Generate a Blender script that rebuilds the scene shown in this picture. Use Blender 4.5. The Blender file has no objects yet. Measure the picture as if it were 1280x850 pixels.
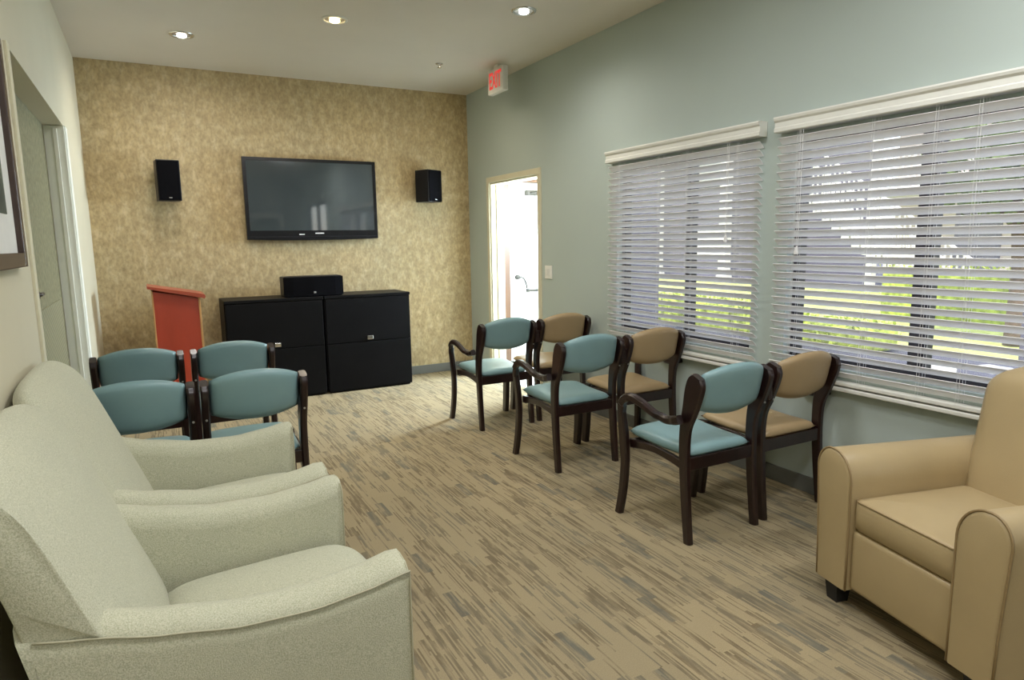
import bpy, bmesh, math, random
from mathutils import Vector, Matrix
PI = math.pi
sc = bpy.context.scene
COL = sc.collection
rnd = random.Random(7)

# ------------------------------------------------------------------ materials
def new_mat(name):
    m = bpy.data.materials.new(name); m.use_nodes = True
    nt = m.node_tree; nt.nodes.clear()
    out = nt.nodes.new('ShaderNodeOutputMaterial')
    b = nt.nodes.new('ShaderNodeBsdfPrincipled')
    nt.links.new(b.outputs[0], out.inputs[0])
    return m, nt, b, out
def nd(nt, t, **kw):
    n = nt.nodes.new(t)
    for k, v in kw.items():
        if hasattr(n, k): setattr(n, k, v)
        else: n.inputs[k.replace('_', ' ')].default_value = v
    return n
def rgb(*c): return (c[0], c[1], c[2], 1)
def coords(nt, scale=(1, 1, 1), kind='Object'):
    tc = nd(nt, 'ShaderNodeTexCoord'); mp = nd(nt, 'ShaderNodeMapping')
    mp.inputs['Scale'].default_value = scale
    nt.links.new(tc.outputs[kind], mp.inputs[0]); return mp.outputs[0]
def noise(nt, vec, scale, detail=3, rough=.5):
    n = nd(nt, 'ShaderNodeTexNoise'); n.inputs['Scale'].default_value = scale
    n.inputs['Detail'].default_value = detail; n.inputs['Roughness'].default_value = rough
    nt.links.new(vec, n.inputs['Vector']); return n.outputs['Fac']
def ramp(nt, fac, stops, interp='LINEAR'):
    r = nd(nt, 'ShaderNodeValToRGB'); r.color_ramp.interpolation = interp
    e = r.color_ramp.elements
    while len(e) < len(stops): e.new(.5)
    for i, (pos, c) in enumerate(stops): e[i].position = pos; e[i].color = c
    nt.links.new(fac, r.inputs[0]); return r.outputs[0]
def math_n(nt, op, a, b=None):
    n = nd(nt, 'ShaderNodeMath', operation=op)
    for i, v in enumerate((a, b)):
        if v is None: continue
        if isinstance(v, (int, float)): n.inputs[i].default_value = v
        else: nt.links.new(v, n.inputs[i])
    return n.outputs[0]
def mix(nt, fac, a, b, mode='MIX'):
    n = nd(nt, 'ShaderNodeMix', data_type='RGBA', blend_type=mode)
    for s, v in ((0, fac), (6, a), (7, b)):
        if isinstance(v, (int, float)): n.inputs[s].default_value = v
        elif isinstance(v, tuple): n.inputs[s].default_value = v
        else: nt.links.new(v, n.inputs[s])
    return n.outputs[2]
def bump(nt, b, h, strength, dist=.002):
    n = nd(nt, 'ShaderNodeBump'); n.inputs['Strength'].default_value = strength
    n.inputs['Distance'].default_value = dist
    nt.links.new(h, n.inputs['Height']); nt.links.new(n.outputs[0], b.inputs['Normal'])
def simple(name, c, rough=.5, metal=0, var=.06, vscale=6, bmp=0, bscale=200, coat=0, stretch=(1, 1, 1), spec=.5):
    m, nt, b, o = new_mat(name)
    v = coords(nt, stretch)
    f = noise(nt, v, vscale, 3)
    lo = rgb(*[x * (1 - var) for x in c]); hi = rgb(*[min(1, x * (1 + var)) for x in c])
    nt.links.new(ramp(nt, f, [(.3, lo), (.7, hi)]), b.inputs['Base Color'])
    b.inputs['Roughness'].default_value = rough; b.inputs['Metallic'].default_value = metal
    b.inputs['Coat Weight'].default_value = coat; b.inputs['Coat Roughness'].default_value = .15
    b.inputs['Specular IOR Level'].default_value = spec
    if bmp: bump(nt, b, noise(nt, v, bscale, 2), bmp)
    return m
M = {}
M['paint_sage'] = simple('sage_paint', (.42, .485, .45), .75, var=.02, vscale=1.5, bmp=.08, bscale=90)
M['paint_cream'] = simple('cream_paint', (.585, .545, .40), .75, var=.03, vscale=1.5, bmp=.1, bscale=90)
M['paint_ceiling'] = simple('ceiling_paint', (.68, .64, .565), .85, var=.02, vscale=2, bmp=.25, bscale=120)
M['paint_rear'] = simple('rear_paint', (.40, .43, .42), .8, var=.02, vscale=2)
M['trim_white'] = simple('white_trim_paint', (.84, .85, .76), .45, var=.02)
M['door_trim'] = simple('door_trim_paint', (.62, .58, .42), .5, var=.03)
M['wood_brown'] = simple('brown_door_wood', (.075, .035, .015), .4, var=.25, vscale=8, stretch=(1, 1, .1))
M['white_door'] = simple('white_door_paint', (.86, .85, .8), .4, var=.02)
M['base_rubber'] = simple('grey_cove_base', (.13, .135, .12), .55, var=.06)
M['blind'] = simple('blind_white', (.86, .86, .88), .4, var=.02)
M['valance'] = simple('valance_white', (.72, .72, .66), .4, var=.02)
M['cord'] = simple('cord_white', (.75, .75, .75), .7)
M['bronze'] = simple('bronze_frame', (.018, .016, .022), .4, var=.1)
M['teal'] = simple('teal_vinyl', (.195, .315, .325), .38, var=.05, vscale=5, bmp=.12, bscale=420)
M['tan_vinyl'] = simple('tan_vinyl', (.36, .262, .14), .4, var=.05, vscale=5, bmp=.12, bscale=420)
M['tan_big'] = simple('tan_armchair_vinyl', (.395, .302, .16), .42, var=.05, vscale=4, bmp=.2, bscale=320)
M['tan_pipe'] = simple('tan_piping', (.27, .19, .09), .5)
M['mahogany'] = simple('mahogany_wood', (.014, .0045, .004), .3, var=.4, vscale=14, stretch=(1, 1, .2), coat=.3)
M['black_gloss'] = simple('black_gloss', (.006, .006, .007), .25, spec=.3)
M['black_matte'] = simple('black_matte', (.012, .012, .013), .55, var=.1)
M['black_wood'] = simple('black_cabinet', (.0045, .0045, .005), .45, var=.15, vscale=4, spec=.12)
M['grille'] = simple('speaker_cloth', (.004, .004, .005), .95, spec=.05, var=.1, bmp=.5, bscale=600)
M['speaker_side'] = simple('speaker_shell', (.008, .008, .010), .4, var=.1, spec=.25)
M['chrome'] = simple('chrome', (.75, .75, .75), .2, 1)
M['steel'] = simple('satin_steel', (.45, .44, .42), .4, .9)
M['aged_bronze'] = simple('aged_bronze', (.05, .045, .035), .5, .6)
M['dark_metal'] = simple('dark_metal', (.10, .09, .08), .4, .8)
M['red_wood'] = simple('red_lacquered_wood', (.40, .055, .026), .32, var=.15, vscale=5, stretch=(1, 1, .3), coat=.4)
M['red_edge'] = simple('light_wood_edge', (.50, .27, .10), .4, var=.1)
M['red_top'] = simple('red_wood_top', (.36, .07, .035), .35, var=.12)
M['white_plastic'] = simple('white_plastic', (.75, .75, .70), .35)
M['frame_dark'] = simple('dark_brown_frame', (.05, .03, .022), .35, var=.2)
M['mat_board'] = simple('mat_board', (.70, .70, .66), .8)
M['white_silk'] = simple('pale_lettering', (.7, .7, .7), .3)
M['concrete'] = simple('shaded_patio_concrete', (.12, .12, .155), .9, var=.12, vscale=3, bmp=.3, bscale=30)  # dark tone holds the shade lying on the ground
M['lawn'] = simple('sunny_lawn', (.60, .66, .20), .9, var=.3, vscale=5, bmp=.5, bscale=40)
M['hedge'] = simple('hedge_leaf', (.42, .50, .07), .6, var=.55, vscale=9)
M['tree_leaf'] = simple('tree_leaf', (.13, .19, .05), .6, var=.5, vscale=4)
M['bark'] = simple('bark', (.13, .09, .06), .9, var=.3, vscale=10, bmp=.6, bscale=30)
M['siding_grey'] = simple('shade_toned_stucco', (.20, .19, .235), .9, var=.05, bmp=.3, bscale=50)  # the garden building's shade is put into this grey-lavender colour
M['siding_pink'] = simple('pale_stucco', (.62, .54, .50), .9, var=.06, bmp=.3, bscale=50)
M['white_ext'] = simple('white_exterior_paint', (.82, .80, .74), .6)
M['roof_tile'] = simple('roof_tile', (.30, .20, .16), .9, var=.2)
M['dapple'] = simple('sun_dapple_pale', (.8, .79, .75), .8, var=.08)  # brightness of the sun dapples put into the colour
M['tile_floor'] = simple('pale_vinyl_floor', (.7, .7, .68), .4)

def emis(name, c, s):
    m = bpy.data.materials.new(name); m.use_nodes = True; nt = m.node_tree; nt.nodes.clear()
    o = nt.nodes.new('ShaderNodeOutputMaterial'); e = nt.nodes.new('ShaderNodeEmission')
    e.inputs[0].default_value = rgb(*c); e.inputs[1].default_value = s
    nt.links.new(e.outputs[0], o.inputs[0]); return m
M['bulb'] = emis('lamp_glow', (1, .97, .92), 9)
M['bulb_warm'] = emis('warm_lamp_glow', (1, .74, .34), 14)
M['exit_red'] = emis('exit_letter_red', (.95, .09, .07), .75)

def back_wall_mat():
    m, nt, b, o = new_mat('mottled_tan_plaster')
    v = coords(nt, (1, 1, .62))
    big = noise(nt, v, 1.6, 3); mid = noise(nt, v, 17, 5, .62); fine = noise(nt, v, 52, 4, .6)
    base = ramp(nt, mid, [(.33, rgb(.35, .270, .142)), (.5, rgb(.425, .335, .180)), (.66, rgb(.50, .41, .245))])
    f2 = ramp(nt, fine, [(.36, rgb(.80, .79, .76)), (.52, rgb(1, 1, 1)), (.68, rgb(1.12, 1.11, 1.09))])
    c = mix(nt, 1.0, base, f2, 'MULTIPLY')
    c = mix(nt, .55, c, ramp(nt, big, [(.3, rgb(.86, .88, .9)), (.7, rgb(1.1, 1.05, .97))]), 'MULTIPLY')
    nt.links.new(c, b.inputs['Base Color']); b.inputs['Roughness'].default_value = .6
    bump(nt, b, mid, .3, .004); return m
M['back_wall'] = back_wall_mat()
def olive_mat():
    m, nt, b, o = new_mat('olive_wallcovering')
    v = coords(nt); f = noise(nt, v, 30, 4, .6)
    c = ramp(nt, f, [(.35, rgb(.15, .14, .07)), (.65, rgb(.25, .235, .13))])
    nt.links.new(c, b.inputs['Base Color']); b.inputs['Roughness'].default_value = .6
    return m
M['olive'] = olive_mat()
def weave_mat():
    m, nt, b, o = new_mat('olive_weave')
    v = coords(nt)
    w = nd(nt, 'ShaderNodeTexWave', wave_type='BANDS', bands_direction='DIAGONAL'); w.inputs['Scale'].default_value = 12
    w.inputs['Distortion'].default_value = 1.2
    nt.links.new(v, w.inputs[0])
    c = ramp(nt, w.outputs['Fac'], [(.2, rgb(.15, .14, .075)), (.8, rgb(.30, .28, .16))])
    nt.links.new(c, b.inputs['Base Color']); b.inputs['Roughness'].default_value = .7
    return m
M['weave'] = weave_mat()

def carpet_mat():
    m, nt, b, o = new_mat('striped_carpet')
    tc = nd(nt, 'ShaderNodeTexCoord'); sp = nd(nt, 'ShaderNodeSeparateXYZ')
    nt.links.new(tc.outputs['Object'], sp.inputs[0])
    X, Y = sp.outputs[0], sp.outputs[1]
    wob = math_n(nt, 'MULTIPLY', noise(nt, tc.outputs['Object'], 2.2, 2), .02)
    X = math_n(nt, 'ADD', X, wob)
    def cells(wx, ly, seed):
        cx = math_n(nt, 'FLOOR', math_n(nt, 'DIVIDE', X, wx))
        wn = nd(nt, 'ShaderNodeTexWhiteNoise', noise_dimensions='2D')
        cb = nd(nt, 'ShaderNodeCombineXYZ'); nt.links.new(cx, cb.inputs[0]); cb.inputs[1].default_value = seed
        nt.links.new(cb.outputs[0], wn.inputs[0])
        yy = math_n(nt, 'ADD', math_n(nt, 'DIVIDE', Y, ly), math_n(nt, 'MULTIPLY', wn.outputs[0], 7.3))
        cy = math_n(nt, 'FLOOR', yy)
        cb2 = nd(nt, 'ShaderNodeCombineXYZ'); nt.links.new(cx, cb2.inputs[0]); nt.links.new(cy, cb2.inputs[1])
        cb2.inputs[2].default_value = seed
        w2 = nd(nt, 'ShaderNodeTexWhiteNoise', noise_dimensions='3D'); nt.links.new(cb2.outputs[0], w2.inputs[0])
        return w2.outputs[0]
    fine = cells(.0065, .24, 1.0); med = cells(.042, .20, 2.0); med2 = cells(.09, .33, 3.0); tile = cells(.5, .5, 9.0)
    base = rgb(.315, .258, .155)
    # probability of dark threads rises inside some medium blocks
    thr = math_n(nt, 'ADD', math_n(nt, 'MULTIPLY', math_n(nt, 'POWER', med, 1.4), .82), .10)
    dark = math_n(nt, 'LESS_THAN', fine, thr)
    dk = mix(nt, ramp(nt, med2, [(.45, rgb(0, 0, 0)), (.8, rgb(1, 1, 1))]), rgb(.13, .10, .06), rgb(.14, .125, .09))
    brk = noise(nt, coords(nt, (50, 6, 1)), 1, 3, .6)
    brk = ramp(nt, brk, [(.36, rgb(.15, .15, .15)), (.56, rgb(1, 1, 1))])
    c = mix(nt, math_n(nt, 'MULTIPLY', math_n(nt, 'MULTIPLY', dark, .76), brk), base, dk)
    bl = math_n(nt, 'GREATER_THAN', med, .955)
    c = mix(nt, math_n(nt, 'MULTIPLY', math_n(nt, 'MULTIPLY', bl, .5), brk), c, rgb(.13, .135, .115))
    c = mix(nt, .6, c, ramp(nt, tile, [(0, rgb(.86, .86, .86)), (1, rgb(1.12, 1.1, 1.06))]), 'MULTIPLY')
    n = noise(nt, tc.outputs['Object'], 260, 2)
    c = mix(nt, .5, c, ramp(nt, n, [(.3, rgb(.8, .8, .8)), (.7, rgb(1.18, 1.18, 1.18))]), 'MULTIPLY')
    nt.links.new(c, b.inputs['Base Color']); b.inputs['Roughness'].default_value = .95
    b.inputs['Specular IOR Level'].default_value = .15
    bump(nt, b, n, .5, .003); return m
M['carpet'] = carpet_mat()

def fabric_mat():
    m, nt, b, o = new_mat('sage_tweed')
    v = coords(nt); n = noise(nt, v, 330, 2, .6); n2 = noise(nt, v, 3, 2)
    vo = nd(nt, 'ShaderNodeTexVoronoi'); vo.inputs['Scale'].default_value = 260; nt.links.new(v, vo.inputs[0])
    c = ramp(nt, n, [(.34, rgb(.37, .375, .27)), (.5, rgb(.475, .472, .35)), (.66, rgb(.56, .55, .43))])
    c = mix(nt, .35, c, ramp(nt, vo.outputs[0], [(0, rgb(.8, .8, .78)), (.7, rgb(1.1, 1.1, 1.08))]), 'MULTIPLY')
    c = mix(nt, .5, c, ramp(nt, n2, [(.3, rgb(.94, .95, .94)), (.7, rgb(1.05, 1.04, 1.0))]), 'MULTIPLY')
    nt.links.new(c, b.inputs['Base Color']); b.inputs['Roughness'].default_value = .9
    b.inputs['Sheen Weight'].default_value = .15; b.inputs['Specular IOR Level'].default_value = .2
    bump(nt, b, n, .55, .002); return m
M['sage'] = fabric_mat()
M['sage_pipe'] = simple('sage_piping', (.42, .40, .28), .85)

def glass_mat():
    m = bpy.data.materials.new('window_glass'); m.use_nodes = True; nt = m.node_tree; nt.nodes.clear()
    o = nt.nodes.new('ShaderNodeOutputMaterial'); t = nt.nodes.new('ShaderNodeBsdfTransparent')
    g = nt.nodes.new('ShaderNodeBsdfGlossy'); g.inputs['Roughness'].default_value = .03
    t.inputs[0].default_value = (.93, .94, .95, 1)
    mx = nt.nodes.new('ShaderNodeMixShader'); mx.inputs[0].default_value = .06
    nt.links.new(t.outputs[0], mx.inputs[1]); nt.links.new(g.outputs[0], mx.inputs[2]); nt.links.new(mx.outputs[0], o.inputs[0])
    return m
M['glass'] = glass_mat()
def screen_mat():
    m, nt, b, o = new_mat('tv_screen_glass')
    b.inputs['Base Color'].default_value = rgb(.022, .026, .027); b.inputs['Roughness'].default_value = .04
    b.inputs['Specular IOR Level'].default_value = 1.0; b.inputs['Coat Weight'].default_value = .6
    b.inputs['Coat Roughness'].default_value = .04
    f = noise(nt, coords(nt), 3, 2)
    nt.links.new(ramp(nt, f, [(.3, rgb(.034, .043, .047)), (.7, rgb(.040, .050, .054))]), b.inputs['Base Color'])
    return m
M['screen'] = screen_mat()

# ------------------------------------------------------------------ mesh helpers
def obj(name, bm, mat, parent=None, smooth=False, angle=None):
    bmesh.ops.recalc_face_normals(bm, faces=bm.faces)
    me = bpy.data.meshes.new(name); bm.to_mesh(me); bm.free()
    mats = mat if isinstance(mat, (list, tuple)) else [mat]
    for k in mats: me.materials.append(k)
    if smooth:
        for p in me.polygons: p.use_smooth = True
        if angle: me.set_sharp_from_angle(angle=math.radians(angle))
    o = bpy.data.objects.new(name, me); COL.objects.link(o)
    if parent: o.parent = parent
    return o
def tag(o, label, cat, group=None, kind=None):
    o['label'] = label; o['category'] = cat
    if group: o['group'] = group
    if kind: o['kind'] = kind
    return o
def thing(name, label, cat, loc=(0, 0, 0), rz=0, group=None):
    o = bpy.data.objects.new(name, None); COL.objects.link(o); o.location = loc; o.rotation_euler = (0, 0, rz)
    o.empty_display_size = .1
    return tag(o, label, cat, group)
def struct(name, bm, mat, parent=None, **k):
    o = obj(name, bm, mat, parent, **k)
    if not parent: o['kind'] = 'structure'
    return o
def dup(root, loc, rz=0, label=None, group=None):
    def cp(o, par):
        c = o.copy(); COL.objects.link(c)
        if par: c.parent = par
        for ch in kids.get(o.name, []): cp(ch, c)
        return c
    kids = {}
    for o in bpy.data.objects:
        if o.parent: kids.setdefault(o.parent.name, []).append(o)
    r = cp(root, None); r.location = loc; r.rotation_euler = (0, 0, rz)
    if label: r['label'] = label
    if group: r['group'] = group
    return r
def box(bm, x0, x1, y0, y1, z0, z1, bev=0, seg=2, mi=0):
    g = bmesh.ops.create_cube(bm, size=1)
    vs = g['verts']
    for v in vs:
        v.co = Vector(((x0 + x1) / 2 + v.co.x * (x1 - x0), (y0 + y1) / 2 + v.co.y * (y1 - y0), (z0 + z1) / 2 + v.co.z * (z1 - z0)))
    fs = list({f for v in vs for f in v.link_faces})
    for f in fs: f.material_index = mi
    if bev:
        es = list({e for v in vs for e in v.link_edges})
        r = bmesh.ops.bevel(bm, geom=vs + es, offset=bev, segments=seg, affect='EDGES', profile=.5)
        return list({v for f in r['faces'] for v in f.verts})
    return vs
def bx(*a, **k):
    bm = bmesh.new(); box(bm, *a, **k); return bm
def tube(bm, pts, r, n=8, cap=True, mi=0):
    pts = [Vector(p) for p in pts]; rings = []
    up = None
    for i, p in enumerate(pts):
        t = (pts[min(i + 1, len(pts) - 1)] - pts[max(i - 1, 0)]).normalized()
        if up is None:
            a = Vector((0, 0, 1)) if abs(t.z) < .9 else Vector((1, 0, 0))
            up = (a - t * a.dot(t)).normalized()
        else: up = (up - t * up.dot(t)).normalized()
        s = t.cross(up)
        rr = r[i] if isinstance(r, (list, tuple)) else r
        rings.append([bm.verts.new(p + (up * math.cos(2 * PI * k / n) + s * math.sin(2 * PI * k / n)) * rr) for k in range(n)])
    for a, b in zip(rings, rings[1:]):
        for k in range(n):
            f = bm.faces.new((a[k], a[(k + 1) % n], b[(k + 1) % n], b[k])); f.material_index = mi
    if cap:
        bm.faces.new(rings[0]); bm.faces.new(rings[-1])
def cr(pts, n=6):
    """Catmull-Rom refine of a list of tuples"""
    P = [Vector(p) for p in pts]; out = []
    for i in range(len(P) - 1):
        p0 = P[max(i - 1, 0)]; p1 = P[i]; p2 = P[i + 1]; p3 = P[min(i + 2, len(P) - 1)]
        for k in range(n):
            t = k / n
            out.append(.5 * ((2 * p1) + (p2 - p0) * t + (2 * p0 - 5 * p1 + 4 * p2 - p3) * t * t + (3 * p1 - p0 - 3 * p2 + p3) * t ** 3))
    out.append(P[-1]); return out
def loft(bm, rings, closed=True, cap=True, mi=0):
    R = [[bm.verts.new(p) for p in r] for r in rings]
    n = len(R[0])
    for a, b in zip(R, R[1:]):
        for k in range(n if closed else n - 1):
            f = bm.faces.new((a[k], a[(k + 1) % n], b[(k + 1) % n], b[k])); f.material_index = mi
    if cap and closed:
        bm.faces.new(R[0]); bm.faces.new(R[-1])
    return R
def plank(bm, path, x=0.0, thick=.028, xs=None):
    """bentwood member in a plane x = const; path rows (y, z, width)"""
    P = cr([(a[0], a[1], a[2]) for a in path], 5)
    rings = []
    for i, p in enumerate(P):
        a = P[max(i - 1, 0)]; b = P[min(i + 1, len(P) - 1)]
        t = Vector((b[0] - a[0], b[1] - a[1])); t.normalize(); n = Vector((-t.y, t.x))
        w = p[2] / 2; h = thick / 2; c = min(w, h) * .45
        xx = x if xs is None else x + xs(p[1])
        sec = [(-h, -w + c), (-h + c, -w), (h - c, -w), (h, -w + c), (h, w - c), (h - c, w), (-h + c, w), (-h, w - c)]
        rings.append([Vector((xx + s[0], p[0] + n.x * s[1], p[1] + n.y * s[1])) for s in sec])
    loft(bm, rings)
def pad(bm, fn, nu=18, nv=12):
    """closed cushion: fn(u,v,side) for u,v in [-1,1]"""
    top = {}; bot = {}
    for i in range(nu + 1):
        for j in range(nv + 1):
            u = -1 + 2 * i / nu; v = -1 + 2 * j / nv
            edge = i in (0, nu) or j in (0, nv)
            top[i, j] = bm.verts.new(fn(u, v, 1))
            bot[i, j] = top[i, j] if edge else bm.verts.new(fn(u, v, -1))
    for i in range(nu):
        for j in range(nv):
            bm.faces.new((top[i, j], top[i + 1, j], top[i + 1, j + 1], top[i, j + 1]))
            q = (bot[i, j], bot[i, j + 1], bot[i + 1, j + 1], bot[i + 1, j])
            try: bm.faces.new(q)
            except ValueError: pass
def sgnp(t, p): return math.copysign(abs(t) ** p, t)
def disc_rings(bm, c, prof, n=32, axis='Z', mi=0, cap=False):
    rings = []
    for r, z in prof:
        rings.append([Vector((c[0] + r * math.cos(2 * PI * k / n), c[1] + r * math.sin(2 * PI * k / n), c[2] + z)) for k in range(n)])
    loft(bm, rings, cap=cap, mi=mi)
def text_mesh(name, body, size, mat, parent, mtx, depth=.002, sx=1.0, bold=0.0):
    cu = bpy.data.curves.new(name, 'FONT'); cu.body = body; cu.size = size; cu.extrude = depth; cu.offset = bold
    cu.align_x = 'CENTER'; cu.align_y = 'CENTER'
    o = bpy.data.objects.new(name + '_tmp', cu); COL.objects.link(o)
    dg = bpy.context.evaluated_depsgraph_get(); me = bpy.data.meshes.new_from_object(o.evaluated_get(dg))
    bpy.data.objects.remove(o); bpy.data.curves.remove(cu)
    me.materials.clear(); me.materials.append(mat)
    me.transform(Matrix.Diagonal((sx, 1, 1, 1))); me.transform(mtx); me.name = name
    t = bpy.data.objects.new(name, me); COL.objects.link(t); t.parent = parent
    return t

# ------------------------------------------------------------------ room
XL, XR, YB, ZC, YR = -.42, 3.20, 6.89, 3.03, -3.0
WT = .15
def wall_x(bm, x0, x1, ya, yb, z0, z1, holes):
    """slab between x0,x1 with rectangular holes (y0,y1,z0,z1)"""
    ys = sorted({ya, yb} | {h[0] for h in holes} | {h[1] for h in holes})
    zs = sorted({z0, z1} | {h[2] for h in holes} | {h[3] for h in holes})
    def solid(i, j):
        if i < 0 or j < 0 or i >= len(ys) - 1 or j >= len(zs) - 1: return False
        cy = (ys[i] + ys[i + 1]) / 2; cz = (zs[j] + zs[j + 1]) / 2
        return not any(h[0] < cy < h[1] and h[2] < cz < h[3] for h in holes)
    V = {}
    def v(x, i, j):
        k = (x, i, j)
        if k not in V: V[k] = bm.verts.new((x, ys[i], zs[j]))
        return V[k]
    for i in range(len(ys) - 1):
        for j in range(len(zs) - 1):
            if not solid(i, j): continue
            for x in (x0, x1): bm.faces.new([v(x, i, j), v(x, i + 1, j), v(x, i + 1, j + 1), v(x, i, j + 1)])
            if not solid(i - 1, j): bm.faces.new([v(x0, i, j), v(x1, i, j), v(x1, i, j + 1), v(x0, i, j + 1)])
            if not solid(i + 1, j): bm.faces.new([v(x0, i + 1, j), v(x1, i + 1, j), v(x1, i + 1, j + 1), v(x0, i + 1, j + 1)])
            if not solid(i, j - 1): bm.faces.new([v(x0, i, j), v(x1, i, j), v(x1, i + 1, j), v(x0, i + 1, j)])
            if not solid(i, j + 1): bm.faces.new([v(x0, i, j + 1), v(x1, i, j + 1), v(x1, i + 1, j + 1), v(x0, i + 1, j + 1)])
W1 = (2.86, 4.19, .74, 2.0)
W2 = (1.16, 2.61, .74, 2.0)
W3 = (-2.1, -.1, .74, 2.3)
DR = (5.37, 6.36, 0.0, 2.05)
bm = bmesh.new(); wall_x(bm, XR, XR + WT, YR, YB + 1.2, 0, ZC, [W1, W2, W3, DR]); struct('wall_right', bm, M['paint_sage'])
LD = (3.33, 5.36, 0.0, 2.24)
bm = bmesh.new(); wall_x(bm, XL - .24, XL, YR, YB, 0, ZC, [LD]); struct('wall_left', bm, M['paint_cream'])
struct('wall_back', bx(XL - .24, XR, YB, YB + .15, 0, ZC), M['back_wall'])
struct('wall_rear', bx(XL - .24, XR, YR - .15, YR, 0, ZC), M['paint_rear'])
struct('ceiling', bx(XL - .24, XR + WT, YR - .15, YB + .15, ZC, ZC + .1), M['paint_ceiling'])
struct('floor', bx(XL - .6, XR + .001, YR - .15, YB + .15, -.1, 0), M['carpet'])
# baseboards
bh, bt = .095, .012
bm = bmesh.new(); box(bm, XL, XR, YB - bt, YB, 0, bh, .004); struct('baseboard_back', bm, M['base_rubber'])
bm = bmesh.new(); box(bm, XR - bt, XR, YR, DR[0] - .06, 0, bh, .004); box(bm, XR - bt, XR, DR[1] + .06, YB, 0, bh, .004); struct('baseboard_right', bm, M['base_rubber'])
bm = bmesh.new(); box(bm, XL, XL + bt, YR, LD[0] - .07, 0, bh, .004); box(bm, XL, XL + bt, LD[1] + .12, YB, 0, bh, .004); struct('baseboard_left', bm, M['base_rubber'])

# left opening: casing, jamb lining and recessed olive door
bm = bmesh.new()
box(bm, XL - .015, XL + .012, LD[1], LD[1] + .11, 0, LD[3], .004)
box(bm, XL - .11, XL + .004, LD[1] - .014, LD[1] + .001, 0, LD[3] - .001, .003)
box(bm, XL - .06, XL - .035, LD[1] - .03, LD[1] - .012, 0, LD[3] - .02, .003)
struct('trim_1', bm, M['trim_white'])
bm = bmesh.new()
box(bm, XL - .002, XL + .012, LD[0] - .055, LD[0], 0, LD[3], .003)
struct('trim_2', bm, M['door_trim'])
bm = bmesh.new(); box(bm, XL - .17, XL - .112, LD[0] + .002, LD[1] - .016, 0.002, LD[3] - .002)
d1 = struct('door_1', bm, M['olive'])
bm = bmesh.new(); box(bm, XL - .113, XL - .107, LD[0] + .35, LD[1] - .1, .12, 1.12, .002)
obj('lower_panel', bm, M['weave'], d1)['label'] = 'woven lower panel with a diagonal pattern'
bm = bmesh.new(); tube(bm, [(XL - .115, 4.02, 1.22), (XL - .07, 4.02, 1.22)], .018, 12); tube(bm, [(XL - .07, 4.02, 1.22), (XL - .07, 4.12, 1.22)], .01, 8)
obj('handle', bm, M['dark_metal'], d1, smooth=True)['label'] = 'small dark door handle'

# right doorway casing
bm = bmesh.new()
c = .055
for (a, b2) in ((DR[0] - c, DR[0]), (DR[1], DR[1] + c)):
    box(bm, XR - .016, XR + .001, a, b2, 0, DR[3], .003)
box(bm, XR - .017, XR + .001, DR[0] - c, DR[1] + c, DR[3], DR[3] + c, .003)
box(bm, XR + .001, XR + WT, DR[1] - .018, DR[1] - .0005, 0, DR[3], .002)
box(bm, XR + .001, XR + WT, DR[0] + .0005, DR[0] + .018, 0, DR[3], .002)
box(bm, XR + .001, XR + WT, DR[0] + .018, DR[1] - .018, DR[3] - .018, DR[3] - .0005, .002)
box(bm, XR + .06, XR + .08, DR[1] - .032, DR[1] - .018, 0, DR[3] - .02, .002)
struct('trim_3', bm, M['door_trim'])

# vestibule beyond the doorway
VX = 4.40; VY0 = 5.30; VY1 = 6.80
bm = bmesh.new()
box(bm, XR + WT, 3.56, VY1, VY1 + .12, 0, 2.6); box(bm, 3.56, VX, VY1, VY1 + .12, 2.16, 2.6)
struct('wall_vestibule_back', bm, M['white_door'])
struct('wall_vestibule_right', bx(VX, VX + .05, VY0, VY1 + .12, 0, 2.6), M['white_door'])
struct('wall_vestibule_front', bx(XR + WT, VX, VY0 - .04, VY0, 0, 2.6), M['white_door'])
struct('ceiling_vestibule', bx(XR + WT, VX + .1, VY0 - .1, VY1 + .12, 2.6, 2.7), M['white_door'])
struct('floor_vestibule', bx(XR + .001, VX + .05, VY0 - .04, VY1 + .12, -.1, 0), M['tile_floor'])
bm = bmesh.new(); box(bm, VX + .051, VX + .1, VY0 - .1, VY1 + .12, -.1, 2.6); box(bm, XR + WT, VX + .05, VY0 - .1, VY0 - .041, -.1, 2.6)
struct('wall_vestibule_outside', bm, M['siding_grey'])
bm = bmesh.new(); box(bm, 3.56, 3.655, VY1 - .02, VY1 + .1, 0, 2.16, .004); box(bm, 4.345, 4.399, VY1 - .02, VY1 + .1, 0, 2.16, .004); box(bm, 3.655, 4.345, VY1 - .02, VY1 + .1, 2.11, 2.16, .004)
struct('trim_4', bm, M['wood_brown'])
bm = bmesh.new(); box(bm, 3.66, 4.34, VY1, VY1 + .045, .01, 2.105, .003)
d2 = struct('door_2', bm, M['white_door'])
bm = bmesh.new(); disc = []
tube(bm, [(3.75, VY1, 1.03), (3.75, VY1 - .05, 1.03)], [.03, .024], 14)
tube(bm, cr([(3.75, VY1 - .045, 1.03), (3.80, VY1 - .06, 1.02), (3.835, VY1 - .06, .96), (3.85, VY1 - .06, .90)], 4), .011, 8)
obj('lever_handle', bm, M['aged_bronze'], d2, smooth=True, angle=40)['label'] = 'dark curved lever handle'
bm = bmesh.new(); box(bm, 3.86, 4.30, VY1 - .06, VY1 - .035, .855, .885, .006); box(bm, 3.87, 3.90, VY1 - .04, VY1, .85, .89, .003); box(bm, 4.26, 4.30, VY1 - .04, VY1, .85, .89, .003)
obj('push_bar', bm, M['aged_bronze'], d2)
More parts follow.
